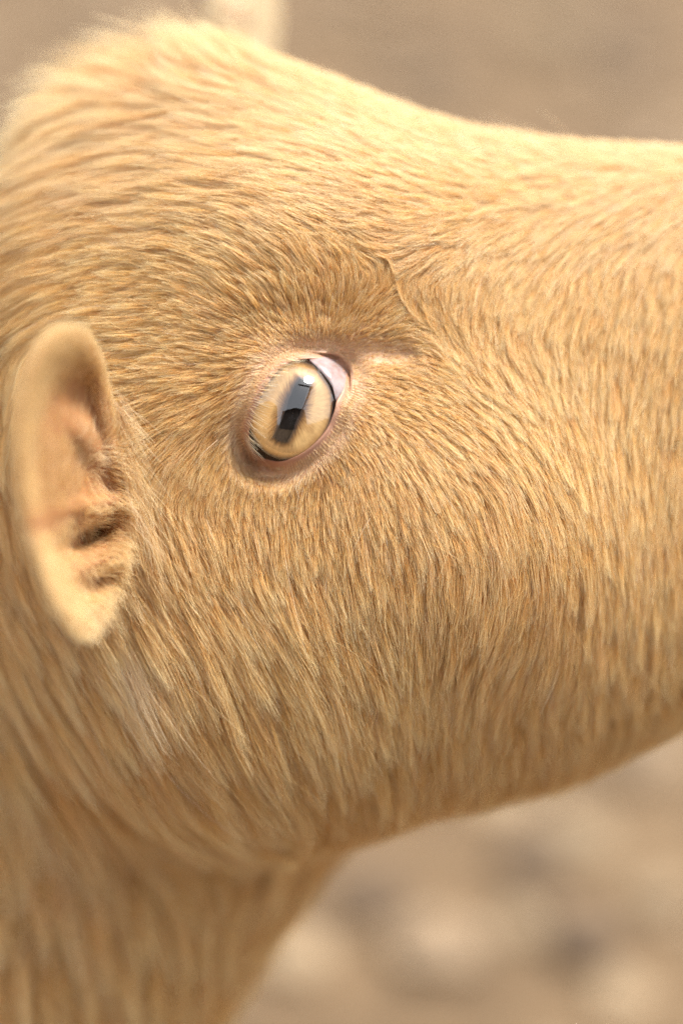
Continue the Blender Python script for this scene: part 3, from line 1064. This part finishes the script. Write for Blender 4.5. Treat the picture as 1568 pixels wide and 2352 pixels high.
# lashes on the outer half of the upper lid, and peach fuzz on the lids
def free_hairs(roots, dirs, bend, length, rad0, K=6):
    s = np.linspace(0, 1, K)
    pts = roots[:, None, :] + dirs[:, None, :] * (length[:, None] * s[None])[:, :, None] + bend[:, None, :] * (length[:, None] * s[None] ** 2)[:, :, None]
    rad = rad0 * (1 - 0.8 * s[None] ** 1.5) * np.ones((len(roots), 1))
    return pts, rad


li = np.nonzero((loop[:, 0] < EYE_C[0] + 1) & (loop[:, 1] > EYE_C[1] - 8.5) & (loop[:, 1] < EYE_C[1] + 13))[0]
nl = 230
ii = rng.choice(li, nl)
jit = rng.random(nl)
lr = VL[4 * NL + ii] * (1 - jit)[:, None] + VL[6 * NL + ii] * jit[:, None]
lowf = smoothstep(EYE_C[1] + 6, EYE_C[1] - 6, lr[:, 1])
ang = np.radians(-8 - 42 * lowf + rng.normal(0, 9, nl))
ld_ = unit(np.stack([np.cos(ang), np.sin(ang), rng.uniform(0.55, 1.0, nl)], 1))
bend = np.stack([0.12 * np.ones(nl), -0.10 * lowf, -0.35 * np.ones(nl)], 1)
llen = rng.uniform(2.0, 8.5, nl) * (0.55 + 0.45 * lowf)
lp, lrad = free_hairs(lr, ld_, bend, llen, 0.062)
curves_obj('eyelashes', lp, lrad, M_FUR, goat, M_HEAD, rng.uniform(0.3, 0.8, nl))

fi = rng.integers(0, NL, 5200)
fj = rng.uniform(4.4, 9.5, 5200)
j0 = fj.astype(int); ff = (fj - j0)[:, None]
fr0 = VL[j0 * NL + fi] * (1 - ff) + VL[(j0 + 1) * NL + fi] * ff
fr0 += rng.normal(0, 0.12, fr0.shape)
fl_ = flow(to_px(fr0))
fo = np.concatenate([nor[fi], np.zeros((5200, 1))], 1)
fd = unit(0.7 * fo + 0.8 * np.stack([fl_[:, 0], fl_[:, 1], np.zeros(5200)], 1) + np.array([0, 0, 0.35]) + rng.normal(0, 0.18, (5200, 3)))
fp, frad = free_hairs(fr0, fd, np.tile(np.array([[0, 0, -0.3]]), (5200, 1)), rng.uniform(0.7, 2.2, 5200) * (0.5 + 0.16 * (fj - 5)), 0.034, 4)
fz = curves_obj('lid_fuzz', fp, frad, M_FUR, goat, M_HEAD, rng.uniform(0.1, 0.5, 5200))
tag(fz, kind='stuff')

# a few long loose hairs that stand clear of the coat
LOOSE = [((655, 1285), (705, 1510), 6), ((850, 1190), (790, 1330), 5), ((330, 1235), (450, 1345), 12), ((310, 1170), (375, 1290), 10), ((300, 1150), (352, 1262), 12),
         ((290, 1120), (340, 1215), 12), ((300, 1200), (385, 1300), 9), ((1300, 300), (1235, 248), -50), ((1180, 285), (1120, 258), -48),
         ((720, 480), (860, 505), -12), ((1290, 1500), (1240, 1640), -14), ((560, 1330), (640, 1480), -6), ((980, 1010), (1060, 1075), 3), ((500, 1010), (440, 1075), 2)]
lpts = []
for (x0, y0), (x1, y1), z in LOOSE:
    p0, p1 = P(x0, y0, z - 4), P(x1, y1, z + 1)
    t = np.linspace(0, 1, 7)[:, None]
    perp = np.array([-(p1 - p0)[1], (p1 - p0)[0], 0]) * rng.uniform(-.08, .08)
    lpts.append(p0 * (1 - t) + p1 * t + perp * np.sin(t * np.pi) + np.array([0, 0, 1.5]) * np.sin(t * np.pi))
lpts = np.array(lpts)
curves_obj('guard_hairs', lpts, 0.055 * (1 - 0.7 * np.linspace(0, 1, 7)[None]) * np.ones((len(lpts), 1)), M_FUR, goat, M_HEAD, np.full(len(lpts), 0.5))

# ------------------------------------------------------------------ ears
EAR = [(150, 775), (105, 795), (70, 850), (46, 930), (38, 1020), (46, 1120), (72, 1230), (105, 1335), (146, 1405), (184, 1438), (216, 1422), (246, 1365),
       (272, 1300), (288, 1225), (288, 1140), (274, 1050), (256, 960), (238, 880), (220, 822), (190, 780)]
NE, ER = 120, 22
eo = smooth_loop(EAR, NE)
ec = np.array([178.0, 1120.0])


def ear_z(px, py, r):
    tilt = 74 - 76 * smoothstep(20, 330, px) + 4 * smoothstep(900, 760, py)        # the far edge of the cup stands out towards the lens
    cup = 5.0 * (1 - r ** 2) + 13.0 * smoothstep(1.0, 0.62, r)
    g = lambda cx, cy, sx_, sy_, a_: np.exp(-(((px - cx) * math.cos(a_) + (py - cy) * math.sin(a_)) / sx_) ** 2 - ((-(px - cx) * math.sin(a_) + (py - cy) * math.cos(a_)) / sy_) ** 2)
    cup = cup * (0.30 + 0.70 * smoothstep(290, 140, px))
    z = tilt - cup
    z -= 19 * g(192, 1236, 54, 24, -0.45)           # ear canal
    z -= 5 * g(225, 1340, 52, 26, -0.5)             # lower hollow
    z -= 3 * g(205, 1080, 50, 30, 0.75)             # upper hollow
    z -= 5 * g(150, 890, 60, 100, 0.1)
    z += 5 * g(230, 1290, 80, 16, -0.45)            # ridges between them
    z += 5 * g(215, 1160, 80, 20, -0.2)
    z += 5 * g(190, 1000, 60, 22, 0.9)
    return z


vs, fs = [], []
ringsF, rim = [], None
for j in range(1, ER + 1):
    r = (j / ER)
    q2 = ec + (eo - ec) * r
    z = ear_z(q2[:, 0], q2[:, 1], r)
    vs.append(np.array([P(a_, b_, c_) for (a_, b_), c_ in zip(q2, z)]))
nf = len(vs)
for s_, dz in ((1.035, -1.2), (1.045, -3.0), (1.02, -5.0)):
    q2 = ec + (eo - ec) * s_
    z = ear_z(ec[0] + (eo - ec)[:, 0], ec[1] + (eo - ec)[:, 1], 1.0) + dz
    vs.append(np.array([P(a_, b_, c_) for (a_, b_), c_ in zip(q2, z)]))
for r in (0.9, 0.75, 0.55, 0.3, 0.05):
    q2 = ec + (eo - ec) * r
    z = np.minimum(ear_z(q2[:, 0], q2[:, 1], r), 60) - 7 - 6 * (1 - r)
    vs.append(np.array([P(a_, b_, c_) for (a_, b_), c_ in zip(q2, z)]))
c0 = P(ec[0], ec[1], float(ear_z(ec[0], ec[1], 0.0)))
VE = np.concatenate(vs + [c0[None]])
FE = []
for j in range(len(vs) - 1):
    for i in range(NE):
        FE.append((j * NE + i, (j + 1) * NE + i, (j + 1) * NE + (i + 1) % NE, j * NE + (i + 1) % NE))
ci = len(VE) - 1
for i in range(NE):
    FE.append((ci, i, (i + 1) % NE))
M_EAR, nt, b = new_mat('ear_skin')
tc = nt.nodes.new('ShaderNodeTexCoord')
n = noise(nt, 120, 4, tc.outputs['Object'])
r = ramp(nt, [(0.3, (0.30, 0.135, 0.05)), (0.7, (0.39, 0.19, 0.075))], n.outputs[0])
nt.links.new(r.outputs[0], b.inputs['Base Color'])
b.inputs['Roughness'].default_value = 0.6
b.inputs['Subsurface Weight'].default_value = 0.25
b.inputs['Subsurface Radius'].default_value = (1.0, 0.45, 0.2)
b.inputs['Subsurface Scale'].default_value = 0.004
ear = mesh_obj('ear', VE * 0.001, FE, M_EAR, goat, True, M_HEAD)

TE = np.array([(f[0], f[1], f[2]) for f in FE] + [(f[0], f[2], f[3]) for f in FE if len(f) == 4])
ecx = to_px(VE[TE].mean(1))
ering = (TE // NE).max(1)
inner = np.where(ering < ER, smoothstep(0.86, 0.66, (ering + 1) / ER), 0)
er, et = tri_sample(VE, TE, 5.0 * (1 - inner * (0.72 + 0.22 * smoothstep(1060, 960, ecx[:, 1]))))
en = unit(np.cross(VE[TE[et, 1]] - VE[TE[et, 0]], VE[TE[et, 2]] - VE[TE[et, 0]]))
epx = to_px(er)
rad_dir = np.stack([epx[:, 0] - 178, -(epx[:, 1] - 1180), np.zeros(len(er))], 1)
rn = np.linalg.norm(rad_dir, axis=1)
eflow = unit(rad_dir) * 0.5 + np.array([-0.1, 0.55, 0]) * smoothstep(1250, 1000, epx[:, 1])[:, None] + np.array([0.2, -0.5, 0]) * smoothstep(1200, 1400, epx[:, 1])[:, None]
# inside the cup the hairs reach across the hollows towards the cheek
inside = smoothstep(150, 230, epx[:, 0]) * smoothstep(960, 1060, epx[:, 1])
eflow = eflow * (1 - inside)[:, None] + np.array([0.75, -0.35, 0.35]) * inside[:, None]
eflow -= en * (eflow * en).sum(1, keepdims=True) * 0.8
ed = unit(unit(eflow) + en * 0.5 + rng.normal(0, 0.16, er.shape))
# keep to the side the skin faces
elen = rng.uniform(1.6, 3.8, len(er)) + 5 * inside * rng.random(len(er)) ** 3
ep, erad = free_hairs(er, ed, -en * 0.22, elen, 0.06, 4)
ef = curves_obj('ear_fur', ep, erad, M_EARFUR, ear, Matrix.Identity(4), np.clip(rng.normal(0.12, 0.12, len(er)) + 0.12 * inside + 0.3 * smoothstep(60, 20, np.abs(epx[:, 0] - 205)) * smoothstep(120, 40, np.abs(epx[:, 1] - 1010)), 0, 1))
tag(ef, kind='stuff')

# tufts that bridge the ear's front edge and the cheek
nt_ = 300
t_ = rng.random(nt_)
tr0 = np.array([P(262 + 62 * a_ + rng.normal(0, 10), 900 + 330 * a_ + rng.normal(0, 10), 7 - 6 * a_) for a_ in t_])
ta = np.radians(-48 - 18 * t_ + rng.normal(0, 11, nt_))
td = unit(np.stack([np.cos(ta), np.sin(ta), 0.05 + rng.normal(0, 0.12, nt_)], 1))
tp, trad = free_hairs(tr0, td, np.tile(np.array([[-0.05, -0.12, -0.1]]), (nt_, 1)), rng.uniform(5, 15, nt_), 0.055)
tf = curves_obj('ear_tuft', tp, trad, M_EARFUR, ear, Matrix.Identity(4), rng.uniform(0.1, 0.6, nt_))
tag(tf, kind='stuff')

# the other ear stands up behind the crown
def flip(p):
    q_ = p - np.array([*P(178, 1120, 0)[:2], 10.0])
    x, y, z = -q_[..., 0] * 0.9, q_[..., 1], -q_[..., 2] * 0.6
    c_, s_ = math.cos(-0.03), math.sin(-0.03)
    base = P(575, 60, -128)
    return np.stack([x * c_ - y * s_ + base[0], x * s_ + y * c_ + base[1], z + base[2]], -1)


ear2 = mesh_obj('ear', flip(VE) * 0.001, FE, M_EAR, goat, True, M_HEAD)
pick = rng.random(len(ep)) < 0.9
ef2 = curves_obj('ear_fur', flip(ep[pick]), erad[pick] * 2.0, M_EARFUR, ear2, Matrix.Identity(4), rng.uniform(0.65, 1.0, pick.sum()))
tag(ef2, kind='stuff')

# ------------------------------------------------------------------ parts the picture does not reach: far eye, nose, mouth, hooves
def ball(c, r, nu=24, nv=14):
    v, f = [], []
    for j in range(nv + 1):
        a_ = math.pi * j / nv
        for i in range(nu):
            b_ = 2 * math.pi * i / nu
            v.append((c[0] + r[0] * math.sin(a_) * math.cos(b_), c[1] + r[1] * math.cos(a_), c[2] + r[2] * math.sin(a_) * math.sin(b_)))
    for j in range(nv):
        for i in range(nu):
            f.append((j * nu + i, j * nu + (i + 1) % nu, (j + 1) * nu + (i + 1) % nu, (j + 1) * nu + i))
    return np.array(v), f


v, f = ball((EYE_C[0], EYE_C[1], -2 * 55 - EYE_C[2]), (16, 16, 16))
eyeobj('eye', v, f, M_SCLERA, goat)
M_HORN, nt, b = new_mat('dark_hoof')
tc = nt.nodes.new('ShaderNodeTexCoord')
n = noise(nt, 90, 5, tc.outputs['Object'])
r = ramp(nt, [(0.3, (0.05, 0.035, 0.025)), (0.7, (0.11, 0.08, 0.06))], n.outputs[0])
nt.links.new(r.outputs[0], b.inputs['Base Color'])
b.inputs['Roughness'].default_value = 0.5
for side in (1, -1):
    c = P(2255, 800, ZC + 12 * side)
    v, f = ball(c, (6, 3.2, 4))
    eyeobj('nostril', v, f, M_PUPIL, goat)
for foot in LEGS:
    fw = np.array(foot)
    vs, fs = [], []
    for j, (rr_, du) in enumerate(((12, 6), (17, 2), (20, -10), (21, -14), (2, -14.5))):
        for i in range(20):
            a_ = 2 * math.pi * i / 20
            x_ = math.cos(a_) * rr_ * (1.25 if math.cos(a_) > 0 else 1)
            a2 = math.sin(a_) * rr_ * (0.8 + (0.12 * abs(math.sin(a_))))
            vs.append(fw + W(x_, a2, du))
    for j in range(4):
        for i in range(20):
            fs.append((j * 20 + i, j * 20 + (i + 1) % 20, (j + 1) * 20 + (i + 1) % 20, (j + 1) * 20 + i))
    eyeobj('hoof', np.array(vs), fs, M_HORN, goat)

# ------------------------------------------------------------------ planks, roof and beams added behind the camera to darken the eye's reflection
M_WOOD, nt, b = new_mat('weathered_wood')
tc = nt.nodes.new('ShaderNodeTexCoord')
mp = nt.nodes.new('ShaderNodeMapping'); mp.inputs['Scale'].default_value = (14, 14, 1)
nt.links.new(tc.outputs['Object'], mp.inputs[0])
n = noise(nt, 2.0, 6, mp.outputs[0])
r = ramp(nt, [(0.3, (0.035, 0.025, 0.018)), (0.7, (0.09, 0.07, 0.055))], n.outputs[0])
nt.links.new(r.outputs[0], b.inputs['Base Color'])
b.inputs['Roughness'].default_value = 0.85
added_shed = bpy.data.objects.new('added_shed', None)
C.objects.link(added_shed)
added_shed.location = (0, -3.4, 0)
tag(added_shed, 'dark weathered plank shed behind the camera, mirrored in the goat\'s eye', 'added_shed')


def box(name, lo, hi, mat, parent):
    (x0, y0, z0), (x1, y1, z1) = lo, hi
    v = [(x, y, z) for x in (x0, x1) for y in (y0, y1) for z in (z0, z1)]
    f = [(0, 1, 3, 2), (4, 6, 7, 5), (0, 4, 5, 1), (2, 3, 7, 6), (0, 2, 6, 4), (1, 5, 7, 3)]
    return mesh_obj(name, v, f, mat, parent, False)


SW = 1.8
pw = 0.2
for i in range(18):
    x = -SW + i * pw
    box('plank', (x + 0.004, 0, 0.0), (x + pw - 0.004, 0.025, 3.0 - 0.28 * abs(x + pw / 2 - 0.35)), M_WOOD, added_shed)
for x0, x1 in ((-SW - 0.15, 0.35), (0.35, SW + 0.15)):
    z0, z1 = 3.06 - 0.28 * abs(x0 - 0.35), 3.06 - 0.28 * abs(x1 - 0.35)
    v = [(x, y, z + dz) for x, z in ((x0, z0), (x1, z1)) for y in (-2.0, 0.2) for dz in (0.0, 0.06)]
    mesh_obj('roof', v, [(0, 1, 3, 2), (4, 6, 7, 5), (0, 4, 5, 1), (2, 3, 7, 6), (0, 2, 6, 4), (1, 5, 7, 3)], M_WOOD, added_shed, False)
for lo, hi in (((1.45, -0.02, 2.83), (1.6, 3.5, 2.91)), ((0.35, 3.3, 2.915), (1.8, 3.45, 2.99))):
    box('beam', lo, hi, M_WOOD, added_shed)  # added overhead to break up the sky mirrored in the cornea
for x in (-SW - 0.1, SW + 0.004):
    box('post', (x, -0.1, 0), (x + 0.1, 0.0, 2.55), M_WOOD, added_shed)
